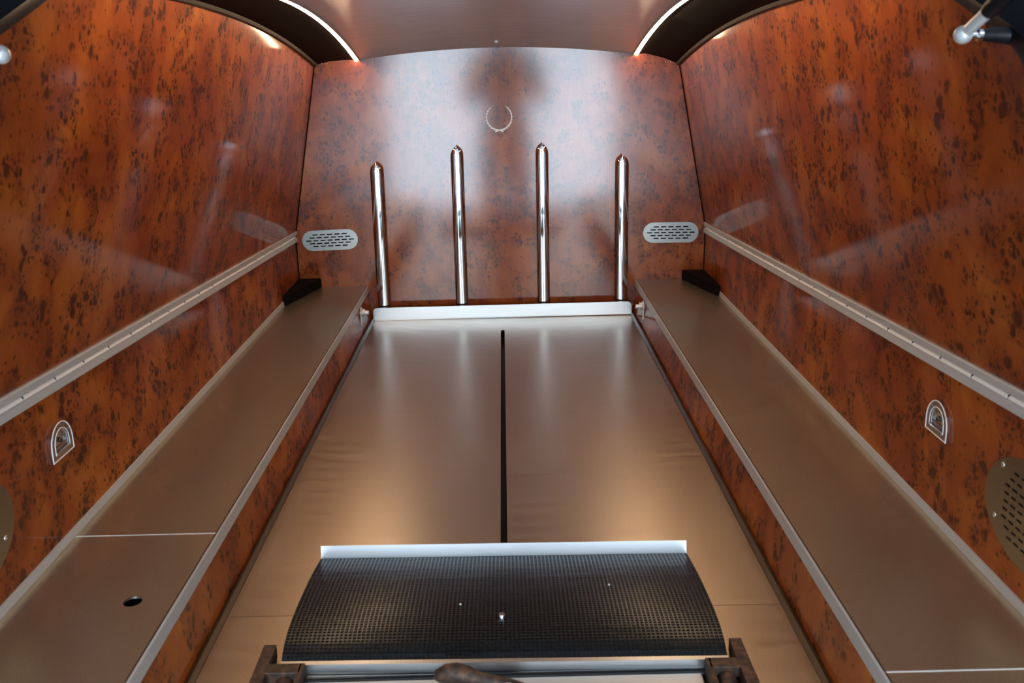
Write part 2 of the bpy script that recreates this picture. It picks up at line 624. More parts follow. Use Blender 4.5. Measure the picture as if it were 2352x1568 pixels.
# ------------------------------------------------------------------ black coves with edging and LED strips
def build_cove(s, n):
    side = 'left' if s < 0 else 'right'
    root = thing('trim_%d' % n, (s * 0.46, 2.1, 0.85))
    struct(root, 'black curved cove moulding along the %s edge of the ceiling' % side)
    org = Vector((s * 0.46, 2.1, 0.85))
    Y = [1.27 + (YB - 0.001 - 1.27) * j / 40 for j in range(41)]
    secs, bead, lamp, chan = [], [], [], []
    for y in Y:
        zt = ztrim(y, s)
        xw = xwall(y, zt)
        zl = zled(y)
        xl = 0.409
        pts = [(xw + 0.014, zt), (xw - 0.010, zt), (xw - 0.045, zt + 0.35 * (zl - zt) + 0.006), (xl + 0.02, zl + 0.0045), (xl, zl + 0.003), (xl, zl + 0.02), (xw + 0.014, zl + 0.025)]
        secs.append([(s * a, y, b_) for a, b_ in pts])
        bead.append([(s * a, y, b_) for a, b_ in ((xw + 0.002, zt + 0.001), (xw + 0.001, zt - 0.0075), (xw - 0.007, zt - 0.0065), (xw - 0.0105, zt + 0.001))])
        lamp.append([(s * a, y, b_) for a, b_ in ((0.4085, zl + 0.0055), (0.4085, zl + 0.0005), (0.4060, zl - 0.0018), (0.4025, zl - 0.0018), (0.4005, zl + 0.0005), (0.4005, zl + 0.0055))])
        chan.append([(s * a, y, b_) for a, b_ in ((0.4005, zl + 0.014), (0.4005, zl + 0.003), (0.3945, zl - 0.0015), (0.3920, zl - 0.0015), (0.3920, zl + 0.014))])
    for nm, sc_, m, sm in (('cove_panel', secs, M_BLACK, 30), ('edge_bead', bead, M_BEAD, 30)):
        b_ = loft(BM(), sc_)
        bmesh.ops.translate(b_, verts=b_.verts[:], vec=-org)
        link_mesh(nm, b_, m, root, sm)
    b_ = BM()
    for dx in (0.487, 0.502):
        sphere(b_, (s * dx, YB - 0.012, ztrim(YB, s) + 0.0025), 0.0022, 8, 6)
    bmesh.ops.translate(b_, verts=b_.verts[:], vec=-org)
    link_mesh('tack', b_, M_CHROME_SATIN, root, 60)
    lt = thing('led_strip', (s * 0.4, 2.1, 0.87))
    o2 = Vector((s * 0.4, 2.1, 0.87))
    b_ = loft(BM(), lamp)
    bmesh.ops.translate(b_, verts=b_.verts[:], vec=-o2)
    d = link_mesh('diffuser', b_, M_LED, lt, 30)
    b_ = loft(BM(), chan)
    bmesh.ops.translate(b_, verts=b_.verts[:], vec=-o2)
    link_mesh('channel', b_, M_ALU, lt, 30)
    tag(lt, 'glowing warm LED strip arching along the %s edge of the grey ceiling' % side, 'light strip', 'ceiling light strips')
build_cove(-1, 1)
build_cove(1, 2)

# ------------------------------------------------------------------ floor : steel deck with slot
floor = thing('floor', (0, 1.9, 0))
struct(floor, 'satin steel casket deck with a dark slot down the middle')
FO = Vector((0, 1.9, 0))
def fpart(name, b_, m, sm=None):
    bmesh.ops.translate(b_, verts=b_.verts[:], vec=-FO)
    return link_mesh(name, b_, m, floor, sm)
SLOT = [(-0.0055, 1.225), (0.0055, 1.225), (0.0055, 2.733), (0.0035, 2.7365), (0, 2.738), (-0.0035, 2.7365), (-0.0055, 2.733)]
b_ = plate2d([(-0.399, 1.2205), (0.399, 1.2205), (0.399, YB - 0.001), (-0.399, YB - 0.001)], [SLOT], 0.004, lambda u, v, w: (u, v, w - 0.004))
fpart('deck_plate', b_, M_DECK)
fpart('deck_plate', plate2d([(-0.399, 0.82), (-0.315, 0.82), (-0.315, 1.07), (0.315, 1.07), (0.315, 0.82), (0.399, 0.82), (0.399, 1.2195), (-0.399, 1.2195)], [], 0.004, lambda u, v, w: (u, v, w - 0.004)), M_DECK)
fpart('deck_base', boxbm(-0.42, 0.42, 1.07, YB - 0.001, -0.06, -0.03), M_VOID)
fpart('slot_channel', boxbm(-0.012, 0.012, 1.225, 2.745, -0.028, -0.022), M_BEAD)
for s in (-1, 1):
    b_ = BM()
    secs = []
    for y in (0.82, YB - 0.03):
        secs.append([(s * 0.3995, y, 0.0), (s * 0.3995, y, 0.0062), (s * 0.3955, y, 0.0066), (s * 0.393, y, 0.0045), (s * 0.390, y, 0.002), (s * 0.3895, y, 0.0)])
    loft(b_, secs)
    fpart('edge_strip', b_, M_EDGE)

# ------------------------------------------------------------------ benches along both sides
def build_bench(s):
    side = 'left' if s < 0 else 'right'
    L = Local('side_bench', (s * 0.51, 1.9, 0.0))
    seam = 1.285 if s < 0 else 0.915
    y0, y1 = 0.80, YB - 0.001
    XI = 0.413
    fr = (lambda u, v, w: (s * u, v, ZS - 0.003 + w))
    def panel(a, b2, holes=()):
        outer = [(XI, a), (XW, a), (XW, b2), (XI, b2)]
        return plate2d(outer, list(holes), 0.003, fr)
    if s < 0:
        hole = [(0.4675 + 0.0115 * cos(2 * pi * k / 28), 1.1007 + 0.0125 * sin(2 * pi * k / 28)) for k in range(28)]
        L.part('top_panel', panel(y0, seam - 0.0007, [hole]), M_BENCH)
        hb = tube(BM(), [(s * 0.4675, 1.1007, ZS - 0.040), (s * 0.4675, 1.1007, ZS - 0.030)], 0.02, 24)
        L.part('hole_cup', hb, M_VOID)
    else:
        L.part('top_panel', panel(y0, seam - 0.0007), M_BENCH)
    L.part('top_panel', panel(seam + 0.0007, y1), M_BENCH)
    # bright cut edge at the seam
    L.part('seam_edge', boxbm(min(s * XI, s * XW), max(s * XI, s * XW), seam - 0.0009, seam + 0.0009, ZS - 0.003, ZS + 0.0004), M_SILVER)
    # angle upstand against the wall
    b2 = BM()
    secs = []
    for y in (y0, y1 - 0.002):
        secs.append([(s * XW, y, ZS + 0.0002), (s * (XW - 0.004), y, ZS + 0.0002), (s * (XW - 0.004), y, ZS + 0.002), (s * (XW - 0.0025), y, ZS + 0.0125), (s * XW, y, ZS + 0.0128)])
    loft(b2, secs)
    L.part('wall_angle', b2, M_ALU_RAIL)
    # inner edge: thin bead on top and aluminium face
    b2 = BM()
    secs = []
    for y in (y0, y1):
        secs.append([(s * 0.4128, y, ZS + 0.0002), (s * 0.4095, y, ZS + 0.0002), (s * 0.4090, y, ZS - 0.019), (s * 0.4128, y, ZS - 0.019)])
    loft(b2, secs)
    L.part('edge_face', b2, M_ALU_RAIL)
    b2 = boxbm(min(s * 0.4133, s * 0.4147), max(s * 0.4133, s * 0.4147), y0, y1, ZS - 0.001, ZS + 0.0007)
    L.part('edge_line', b2, M_EDGE)
    # burl veneer side panel down to the deck
    b2 = BM()
    secs = []
    for y in (y0, y1):
        secs.append([(s * 0.4105, y, ZS - 0.018), (s * 0.4005, y, -0.005), (s * 0.4205, y, -0.005), (s * 0.4205, y, ZS - 0.018)])
    loft(b2, secs)
    L.part('side_panel', b2, M_WOOD_L if s < 0 else M_WOOD_R)
    if s < 0:
        tag(L.root, 'left steel-topped side bench with a round hole, burl veneer face below', 'bench', 'side benches')
    else:
        tag(L.root, 'right steel-topped side bench without a hole, burl veneer face below', 'bench', 'side benches')
build_bench(-1)
build_bench(1)

# ------------------------------------------------------------------ rails on the side walls
def build_rail(s):
    side = 'left' if s < 0 else 'right'
    L = Local('wall_rail', (s * XW, 1.9, 0.30))
    ya, yb = 0.985, YB - 0.006
    HW = 0.0158
    def zr(y):
        return zcrease(y) - 0.003
    def sec(y, prof):
        return [(s * (XW - a), y, zr(y) + b2) for a, b2 in prof]
    prof = [(-0.001, HW), (0.0065, HW), (0.0075, HW - 0.002), (0.006, 0.0045), (0.0028, 0.0040), (0.0028, -0.0020), (0.006, -0.0026), (0.0072, -HW + 0.002), (0.006, -HW), (-0.001, -HW)]
    L.part('rail_body', loft(BM(), [sec(ya, prof), sec(yb, prof)]), M_ALU_RAIL)
    k = 0
    y = 1.1052 - 0.0942
    gap = 0.0026
    while y + 0.0942 < yb + 0.02:
        a = y + gap
        b2 = min(y + 0.0942 - gap, yb - 0.002)
        p2 = [(0.0020, 0.0042), (0.0034, 0.0040), (0.0062, 0.0004), (0.0070, -0.0014), (0.0064, -0.0022), (0.0020, -0.0022)]
        L.part('insert_strip', loft(BM(), [sec(a, p2), sec(b2, p2)]), M_INSERT)
        t = BM()
        yc = y + 0.0942
        if yc < yb:
            tube(t, [(s * (XW - 0.002), yc, zr(yc) + 0.001), (s * (XW - 0.0052), yc, zr(yc) + 0.001)], 0.0017, 10)
            L.part('screw', t, M_EDGE, 40)
        y += 0.0942
    tag(L.root, 'aluminium rail with white insert strip sloping along the %s wood wall' % side, 'rail', 'wall rails')
build_rail(-1)
build_rail(1)

# ------------------------------------------------------------------ oval vents on the bulkhead
def build_vent(s, cx, cz, ang):
    side = 'left' if s < 0 else 'right'
    L = Local('air_vent', (cx, YB, cz))
    ca, sa = cos(ang), sin(ang)
    def fr(u, v, w):
        return (cx + u * ca - v * sa, YB - 0.0012 - w, cz + u * sa + v * ca)
    holes = []
    W_, Hh = 0.168, 0.062
    for r, (n, dz) in enumerate(((5, 0.0175), (6, 0.0088), (7, 0), (6, -0.0088), (5, -0.0175))):
        pitch = 0.0215 if n != 5 else 0.0222
        for k in range(n):
            holes.append(rect((k - (n - 1) / 2) * pitch, dz, 0.0158, 0.0037))
    L.part('plate', plate2d(stadium(W_, Hh), holes, 0.0016, fr), M_STEEL_VENT)
    L.part('backing', plate2d(stadium(W_ - 0.006, Hh - 0.006), [], 0.0010, lambda u, v, w: (cx + u * ca - v * sa, YB - 0.0002 - w, cz + u * sa + v * ca)), M_VOID)  # black sheet painted in for the dark depth behind the slots
    tag(L.root, 'oval slotted steel air vent on the bulkhead beside the %s chrome post' % ('leftmost' if s < 0 else 'rightmost'), 'vent', 'bulkhead vents')
build_vent(-1, -0.5165, 0.2430, radians(1.5))
build_vent(1, 0.5155, 0.2425, radians(-0.5))

# ------------------------------------------------------------------ big oval grilles low on the side walls
def build_grille(s):
    L = Local('oval_grille', (s * XW, 1.05, 0.215))
    cy, cz = 1.037, 0.214
    # slot direction slightly tilted
    def fr(u, v, w):
        return (s * (XW - 0.0006 - w), cy + u, cz + v)
    outer = ellipse(0.102, 0.066, 56)
    holes = []
    for r in range(-4, 5):
        zz = r * 0.0105
        half = 0.066 * math.sqrt(max(0, 1 - (zz / 0.055) ** 2))
        n = max(1, int(half * 2 / 0.017))
        for k in range(n):
            u = (k - (n - 1) / 2) * 0.017 + (0.0 if r % 2 else 0.0)
            holes.append(rect(u, zz, 0.0125, 0.0030))
    L.part('plate', plate2d(outer, holes, 0.0018, fr), M_STEEL_BIG)
    L.part('backing', plate2d(ellipse(0.097, 0.061, 40), [], 0.0004, lambda u, v, w: (s * (XW - 0.0001 - w), cy + u, cz + v)), M_VOID)  # black sheet over the wood, standing in for shade in the slots
    for (yy, zz) in ((1.103, 0.2555), (1.109, 0.186), (0.97, 0.2555), (0.965, 0.186)):
        L.part('screw', sphere(BM(), (s * (XW - 0.0026), yy, zz), 0.0036, 14, 8, (0.5, 1, 1)), M_CHROME_SATIN, 60)
    tag(L.root, 'large oval slotted speaker grille with screws low on the %s wood wall' % ('left' if s < 0 else 'right'), 'grille', 'side wall grilles')
build_grille(-1)
build_grille(1)

# ------------------------------------------------------------------ chrome tie-down fittings on the side walls
def build_anchor(s):
    L = Local('wall_fitting', (s * XW, 1.287, 0.225))
    y0, z0 = 1.287, 0.223
    def arch(w, h, n=16, base=0.0):
        r = w / 2
        pts = [(-r, base), (r, base), (r, h - r)]
        for k in range(1, n):
            a = pi * k / n
            pts.append((r * cos(a), h - r + r * sin(a)))
        pts.append((-r, h - r))
        return pts
    def fr_at(d):
        return lambda u, v, w: (s * (XW - d - w), y0 + u, z0 + v)
    L.part('frame', plate2d(arch(0.066, 0.050, base=0.0), [arch(0.044, 0.0405, base=0.0085)], 0.0042, fr_at(0.0)), M_CHROME)
    L.part('inner_frame', plate2d(arch(0.043, 0.040, base=0.009), [arch(0.032, 0.0345, base=0.0165)], 0.0028, fr_at(0.0)), M_CHROME)
    L.part('recess', plate2d(arch(0.0315, 0.034, base=0.017), [], 0.0006, fr_at(0.0)), M_CHROME_SATIN)
    b2 = BM()
    sphere(b2, (s * (XW - 0.002), y0 + 0.001, z0 + 0.0235), 0.0042, 14, 8, (0.6, 1, 1))
    L.part('screw', b2, M_EDGE, 60)
    L.part('lower_bar', boxbm(min(s * (XW - 0.0065), s * XW), max(s * (XW - 0.0065), s * XW), y0 - 0.021, y0 + 0.021, z0 + 0.0085, z0 + 0.0115, bev=0.0008), M_CHROME)
    def glint_rim(nm, w, h, base, d, r):
        lp = arch(w, h, base=base)
        pts = [Vector(fr_at(d)(u, v, 0)) for u, v in lp]
        bb = BM()
        for a, b3 in zip(pts, pts[1:] + pts[:1]):
            tube(bb, [a, b3], r, 8)
        L.part(nm, bb, M_SILVER, 40)  # pale tubes stand in for glints along the frame edges
    glint_rim('outer_glint_rim', 0.0655, 0.0497, 0.0003, 0.0042, 0.0009)
    glint_rim('inner_glint_rim', 0.0445, 0.0408, 0.0083, 0.0042, 0.0007)
    tag(L.root, 'small chrome arch-shaped fitting under the rail on the %s wood wall' % ('left' if s < 0 else 'right'), 'wall fitting', 'chrome wall fittings')
build_anchor(-1)
build_anchor(1)

# ------------------------------------------------------------------ chrome posts in front of the bulkhead
def build_post(x, ztop, label):
    y = 2.905
    r = 0.0178
    L = Local('chrome_post', (x, y, 0.0))
    def oval(b_):
        for v_ in b_.verts:          # round post flattened in depth to widen its bright reflection
            v_.co.y = y + (v_.co.y - y) * 0.32
        return b_
    zsh = ztop - 0.027
    tb = tube(BM(), [(x, y, 0.0005), (x, y, 0.1), (x, y, 0.25), (x, y, zsh - 0.001)], r, 40)
    L.part('tube', oval(tb), M_CHROME, 40)
    prof = [(r * 0.985, zsh), (r * 0.985, zsh + 0.0015), (r * 0.95, zsh + 0.007), (r * 0.80, zsh + 0.0145), (r * 0.55, zsh + 0.0205), (r * 0.26, zsh + 0.0240), (r * 0.16, zsh + 0.0248), (r * 0.13, zsh + 0.0275), (r * 0.02, zsh + 0.0282)]
    cb = tube(BM(), [(x, y, z) for _, z in prof], [a for a, _ in prof], 40)
    cap_ = L.part('cap', oval(cb), M_CHROME, 50)
    L.part('seam_ring', oval(tube(BM(), [(x, y, zsh - 0.0012), (x, y, zsh + 0.0004)], r * 0.955, 40)), M_EDGE, 40, cap_)
    tag(L.root, label, 'post', 'chrome bulkhead posts')
build_post(-0.3632, 0.472, 'chrome post with domed cap, leftmost of the four before the bulkhead')
build_post(-0.1240, 0.514, 'tall chrome post with domed cap, second from left before the bulkhead')
build_post(0.1278, 0.516, 'tall chrome post with domed cap, third from left before the bulkhead')
build_post(0.3652, 0.478, 'chrome post with domed cap, rightmost of the four before the bulkhead')

# ------------------------------------------------------------------ upright stop plate at the head of the deck
L = Local('stop_plate', (0, 2.885, 0))
def rr_top(w, h, r, n=8):
    pts = [(-w, 0), (w, 0)]
    for k in range(n + 1):
        a = pi / 2 * k / n
        pts.append((w - r + r * cos(a), h - r + r * sin(a)))
    for k in range(n + 1):
        a = pi / 2 + pi / 2 * k / n
        pts.append((-w + r + r * cos(a), h - r + r * sin(a)))
    return pts
L.part('upright', plate2d(rr_top(0.3935, 0.040, 0.013), [], 0.003, lambda u, v, w: (u, 2.886 - w, v + 0.0002 + u * 0.0035)), M_STOP)
L.part('bend', tube(BM(), [(-0.392, 2.8835, 0.0005), (0.392, 2.8835, 0.0030)], 0.0016, 10), M_ALU_LIP, 50)
tag(L.root, 'bright upright metal stop plate with rounded corners at the far end of the deck', 'stop plate')

# ------------------------------------------------------------------ black wedge blocks in the bench corners
for s in (-1, 1):
    L = Local('corner_block', (s * 0.61, 2.9, ZS))
    b2 = BM()
    tri = [(s * (XW - 0.0005), YB - 0.006), (s * (XW - 0.0005), 2.690), (s * (XW - 0.010), 2.690), (s * 0.552, YB - 0.012), (s * 0.552, YB - 0.006)]
    top = [(p[0], p[1], ZS + 0.029) for p in tri]
    bot = [(p[0], p[1], ZS + 0.0003) for p in tri]
    loft(b2, [bot, top])
    bmesh.ops.bevel(b2, geom=b2.edges[:], offset=0.0012, segments=2, affect='EDGES')
    L.part('wedge', b2, M_BLOCK)
    tag(L.root, 'black triangular wedge block in the far corner of the %s bench' % ('left' if s < 0 else 'right'), 'block', 'bench corner blocks')

# ------------------------------------------------------------------ bolt latches on the inner faces of the benches
for s in (-1, 1):
    yc, zc, xf = 2.735, 0.062, 0.4085
    L = Local('bolt_latch', (s * xf, yc, zc))
    w_ = L.part('washer', tube(BM(), [(s * xf, yc, zc), (s * (xf - 0.003), yc, zc)], 0.0165, 24), M_ZINC, 40)
    n_ = L.part('nut', tube(BM(), [(s * (xf - 0.003), yc, zc), (s * (xf - 0.012), yc, zc)], 0.0125, 6), M_ZINC)
    L.part('bolt', tube(BM(), [(s * (xf - 0.012), yc, zc), (s * (xf - 0.022), yc, zc), (s * (xf - 0.0235), yc, zc)], [0.0068, 0.0068, 0.005], 16), M_ZINC, 40, n_)
    tab = [(-0.008, 0.013), (0.008, 0.013), (0.008, -0.024), (0.002, -0.036), (-0.006, -0.031)]
    L.part('tab', plate2d(tab, [], 0.0025, lambda u, v, w: (s * (xf - 0.0035 - w), yc - 0.026 + u, zc + v)), M_ZINC)
    tag(L.root, 'small zinc bolt and tab on the %s bench face near the stop plate' % ('left' if s < 0 else 'right'), 'bolt', 'bench bolts')

# ------------------------------------------------------------------ silver laurel wreath emblem
L = Local('wreath_emblem', (0.0035, YB, 0.594))
for s in (-1, 1):
    b2 = BM()
    cx, cz, R0 = 0.0035, 0.5945, 0.0375
    # stem from crossing at the bottom, round the side, to the open top
    def at(t):
        a = radians(-97 + 148 * t)      # -97 deg bottom -> +51 deg near the top
        rr = R0 * (1.0 - 0.03 * t)
        return (cx + s * rr * cos(a) * 1.0, cz + rr * sin(a)), a
    n = 11
    for k in range(n):
        t = k / (n - 1)
        (px, pz), a = at(0.05 + 0.95 * t)
        size = 0.0085 * (1 - 0.4 * t)
        for off in ((-0.45, 0.45) if k < n - 1 else (0,)):
            ta = a + pi / 2                    # along the branch
            ta2 = ta - off * 0.9
            d = Vector((s * cos(ta2), 0, sin(ta2)))
            nrm = Vector((-d.z, 0, d.x))
            base = Vector((px, YB - 0.0012, pz))
            tip = base + d * size * (1.5 if off == 0 else 1.15)
            mid = base + d * size * 0.5
            w = size * 0.2
            p0 = b2.verts.new(base)
            p1 = b2.verts.new(mid + nrm * w)
            p2 = b2.verts.new(tip)
            p3 = b2.verts.new(mid - nrm * w)
            pc = b2.verts.new(mid + Vector((0, -0.0014, 0)))
            for q in ((p0, p1, pc), (p1, p2, pc), (p2, p3, pc), (p3, p0, pc)):
                b2.faces.new(q)
            b2.faces.new((p3, p2, p1, p0))
    pts = []
    for k in range(25):
        t = k / 24
        (px, pz), a = at(t)
        pts.append((px, YB - 0.0014, pz))
    # small tail crossing beyond the bottom
    tail = [(cx - s * 0.0125, YB - 0.0014, cz - R0 - 0.0042), (cx - s * 0.006, YB - 0.0014, cz - R0 - 0.0022)]
    tube(b2, tail + pts, [0.0017, 0.0023] + [0.0026 - 0.0014 * k / 24 for k in range(25)], 8)
    L.part('laurel_branch', b2, M_SILVER, 40)
tag(L.root, 'silver open laurel wreath emblem high on the bulkhead', 'emblem')

# ------------------------------------------------------------------ loading plate with pyramid rubber mat at the rear sill
L = Local('loading_plate', (0, 1.22, 0.0))
PROF = [(1.372, 0.0065), (1.345, 0.0115), (1.315, 0.0165), (1.28, 0.0215), (1.24, 0.0255), (1.20, 0.0285), (1.165, 0.0300), (1.135, 0.0290), (1.112, 0.0245), (1.098, 0.0180), (1.088, 0.0105)]
def prof_at(t):
    # piecewise by arc length
    ds = [0]
    for a, b2 in zip(PROF, PROF[1:]):
        ds.append(ds[-1] + math.hypot(a[0] - b2[0], a[1] - b2[1]))
    tt = t * ds[-1]
    for i in range(len(PROF) - 1):
        if tt <= ds[i + 1] + 1e-9:
            f = (tt - ds[i]) / (ds[i + 1] - ds[i])
            a, b2 = PROF[i], PROF[i + 1]
            y, z = a[0] + (b2[0] - a[0]) * f, a[1] + (b2[1] - a[1]) * f
            ty, tz = b2[0] - a[0], b2[1] - a[1]
            ln = math.hypot(ty, tz)
            return y, z, (tz / ln, -ty / ln)    # outward normal (y,z)
    return PROF[-1][0], PROF[-1][1], (-1, 0)
XL, XR = -0.285, 0.283
def tilt(x):
    return -0.0105 * (x - XL) / (XR - XL)
NX, NY = 98, 52
b2 = BM()
low = []
for j in range(NY + 1):
    y, z, nn = prof_at(j / NY)
    low.append([b2.verts.new((XL + (XR - XL) * i / NX, y + 1.0 * tilt(XL + (XR - XL) * i / NX), z)) for i in range(NX + 1)])
for j in range(NY):
    for i in range(NX):
        q = [low[j][i], low[j][i + 1], low[j + 1][i + 1], low[j + 1][i]]
        c = sum((v.co for v in q), Vector()) / 4
        _, _, nn = prof_at((j + 0.5) / NY)
        nn = Vector((0, nn[0], nn[1])).normalized()
        if nn.z < 0:
            nn = -nn
        inn = [b2.verts.new(c + (v.co - c) * 0.68) for v in q]
        pit = [b2.verts.new(c + (v.co - c) * 0.56 - nn * 0.0019) for v in q]
        b2.faces.new(pit)
        for k in range(4):
            b2.faces.new((inn[k], inn[(k + 1) % 4], pit[(k + 1) % 4], pit[k]))
            b2.faces.new((q[k], q[(k + 1) % 4], inn[(k + 1) % 4], inn[k]))
bmesh.ops.translate(b2, verts=b2.verts[:], vec=-L.org)
mat_o = link_mesh('rubber_mat', b2, M_RUBBER, L.root, None, recalc=True)
# curved carrier sheet under the mat
b2 = BM()
secs = []
for x in (XL, XR):
    secs.append([(x, y + tilt(x), z - 0.0024) for y, z in PROF] + [(x, y + tilt(x), max(0.0012, z - 0.0050)) for y, z in PROF[::-1]])
loft(b2, secs)
L.part('carrier_sheet', b2, M_BLACK)
# upright lip on the far edge
b2 = BM()
def lip(b2, x0, x1, y0, z0, h, t, lean, tl=1.0):
    secs = []
    for x in (x0, x1):
        dy = tl * tilt(x)
        secs.append([(x, y0 + dy, z0), (x, y0 + dy + lean, z0 + h), (x, y0 + dy + lean + t, z0 + h), (x, y0 + dy + t, z0)])
    loft(b2, secs)
    return b2
L.part('far_lip', lip(b2, XL, XR, 1.3725, 0.002, 0.0238, 0.0022, 0.0046), M_ALU_LIP)
L.part('near_lip', lip(BM(), XL, XR, 1.0795, 0.0010, 0.0140, 0.008, 0.0), M_ALU_LIP)
y, z, _ = prof_at(0.735)
b2 = tube(BM(), [(-0.003, 1.152, 0.0290), (-0.003, 1.152, 0.0345), (-0.003, 1.152, 0.0362)], [0.0052, 0.0052, 0.0040], 18)
L.part('bolt', b2, M_CHROME_SATIN, 40)
L.part('rivet', sphere(BM(), (-0.0596, 1.187, 0.0312), 0.0016, 10, 6), M_INSERT, 60)
L.part('rivet', sphere(BM(), (0.149, 1.2345, 0.0284), 0.0016, 10, 6), M_INSERT, 60)
tag(L.root, 'arched loading plate covered in black pyramid rubber with bright metal lips', 'loading plate')

# ------------------------------------------------------------------ rear sill
sill = thing('trim_5', (0, 1.0, -0.03))
struct(sill, 'pale metal rear sill with a black rubber seal below the loading plate')
SO = Vector((0, 1.0, -0.03))
def spart(nm, b2, m, sm=None):
    bmesh.ops.translate(b2, verts=b2.verts[:], vec=-SO)
    link_mesh(nm, b2, m, sill, sm)
spart('sill_plate', boxbm(-0.247, 0.247, 0.80, 1.0610, -0.05, 0.0020, bev=0.002), M_SILL)
spart('rubber_seal', tube(BM(), [(-0.31, 1.0695, -0.0035), (0.31, 1.0695, -0.0035)], 0.0062, 16), M_RUBBER, 40)
spart('riser', boxbm(-0.314, 0.314, 1.066, 1.0695, -0.08, -0.012), M_BLACK)

# ------------------------------------------------------------------ rusty side brackets
def build_bracket(s):
    dy = 0.0 if s < 0 else -0.010
    L = Local('plate_bracket', (s * 0.295, 1.07 + dy, 0.0))
    def bb(a, b3, c, d, e, f, bev=0.001):
        return boxbm(min(s * a, s * b3), max(s * a, s * b3), c + dy, d + dy, e, f, bev=bev)
    o = 0.004 if s < 0 else -0.002
    L.part('side_bar', bb(0.293 + o, 0.309 + o, 0.97, 1.119, 0.0006, 0.0195), M_RUST)
    L.part('cross_channel', bb(0.2545, 0.2955 + o, 1.056, 1.0765, 0.004, 0.0195), M_RUST)
    L.part('channel_lip', bb(0.2515, 0.2585, 1.020, 1.0765, -0.012, 0.0195), M_RUST)
    b2 = tube(BM(), [(s * 0.274, 1.0555 + dy, 0.002), (s * 0.274, 1.032 + dy, 0.002)], 0.0125, 20)
    pb_ = L.part('pivot_boss', b2, M_RUST, 40)
    b2 = tube(BM(), [(s * 0.272, 1.033 + dy, -0.006), (s * 0.272, 1.024 + dy, -0.006)], 0.008, 6)
    L.part('bolt_head', b2, M_CHROME_SATIN, None, pb_)
    if s > 0:
        L.part('foot_plate', bb(0.309, 0.362, 0.985, 1.035, 0.0006, 0.006), M_RUST)
        tag(L.root, 'rusty steel bracket at the right end of the loading plate', 'bracket', 'loading plate brackets')
    else:
        tag(L.root, 'rusty steel bracket at the left end of the loading plate', 'bracket', 'loading plate brackets')
build_bracket(-1)
build_bracket(1)

# ------------------------------------------------------------------ release lever
L = Local('release_lever', (-0.03, 1.04, 0.0))
path = [(-0.0845, 1.044, 0.014), (-0.081, 1.043, 0.0185), (-0.071, 1.042, 0.0225), (-0.059, 1.041, 0.0240), (-0.047, 1.040, 0.0215), (-0.036, 1.039, 0.0180), (-0.024, 1.038, 0.0155), (-0.010, 1.037, 0.0125), (0.006, 1.036, 0.0085), (0.022, 1.036, 0.003)]
rad = [0.003, 0.0085, 0.0115, 0.0122, 0.0110, 0.0092, 0.0080, 0.0078, 0.0078, 0.007]
b2 = tube(BM(), path, rad, 18)
L.part('arm', b2, M_RUST, 60)
L.part('guard', tube(BM(), [(-0.076, 1.028, 0.0045), (-0.058, 1.026, 0.0085), (-0.040, 1.026, 0.006), (-0.018, 1.027, -0.002)], 0.0032, 10), M_CHROME_SATIN, 50)
kn_ = L.part('knob', sphere(BM(), (0.0035, 1.026, 0.0085), 0.0098, 20, 12, (1, 0.8, 1)), M_CHROME_SATIN, 60)
L.part('knob_collar', tube(BM(), [(-0.006, 1.030, 0.0085), (-0.010, 1.031, 0.009)], 0.0065, 16), M_RUBBER, 50, kn_)
tag(L.root, 'brown release lever with a silver knob below the middle of the loading plate', 'lever')

# ------------------------------------------------------------------ black hatch pillars
for s, n in ((-1, 3), (1, 4)):
    b2 = BM()
    secs = []
    for (y, z) in [(1.42, 0.885), (1.36, 0.872)] + HATCH + [(0.96, -0.3)]:
        x = xwall(y, min(z, 0.86)) if z > 0 else XW
        # direction rearwards and outwards
        secs.append([(s * (x - 0.0035), y + 0.0015, z), (s * (x - 0.006), y - 0.012, z - 0.001), (s * (x - 0.002), y - 0.05, z - 0.004), (s * (x + 0.055), y - 0.085, z + 0.01), (s * (x + 0.075), y - 0.02, z + 0.015), (s * (x + 0.03), y + 0.02, z + 0.008)])
    loft(b2, secs)
    o = link_mesh('trim_%d' % n, b2, M_PAINT, None, 50)
    struct(o, 'black painted hatch pillar framing the %s rear edge of the wood wall' % ('left' if s < 0 else 'right'))

# ------------------------------------------------------------------ tailgate gas struts
def build_strut(s):
    c = Vector((s * 0.491, 1.05, 0.7595)) if s > 0 else Vector((s * 0.5005, 1.05, 0.7605))
    L = Local('gas_strut', c)
    d = Vector((s * 0.0113, -0.05, 0.031)).normalized()
    L.part('ball_socket', sphere(BM(), c, 0.0095, 24, 16), M_ZINC, 60)
    L.part('end_collar', tube(BM(), [c + d * 0.004, c + d * 0.030, c + d * 0.040, c + d * 0.041], [0.0058, 0.0064, 0.0068, 0.005], 24), M_ZINC, 40)
    L.part('cylinder', tube(BM(), [c + d * 0.039, c + d * 0.046, c + d * 0.5], [0.0075, 0.0095, 0.0095], 24), M_PAINT, 40)
    w = Vector((s * 0.556, 1.052, 0.7575))
    e = (w - c).normalized()
    L.part('stud', tube(BM(), [c + e * 0.006, c + e * 0.013, c + e * 0.015, c + e * 0.019], [0.004, 0.004, 0.0062, 0.0062], 18), M_CHROME_SATIN, 40)
    L.part('mount_arm', tube(BM(), [c + e * 0.018, c + e * 0.030, c + e * 0.052, c + e * 0.062], [0.0058, 0.0072, 0.0098, 0.0135], 20), M_PAINT, 50)
    if s > 0:
        tag(L.root, 'black gas strut on a silver ball joint at the upper right corner', 'gas strut', 'tailgate struts')
    else:
        tag(L.root, 'gas strut with only its silver ball joint showing at the left edge', 'gas strut', 'tailgate struts')
build_strut(1)
build_strut(-1)

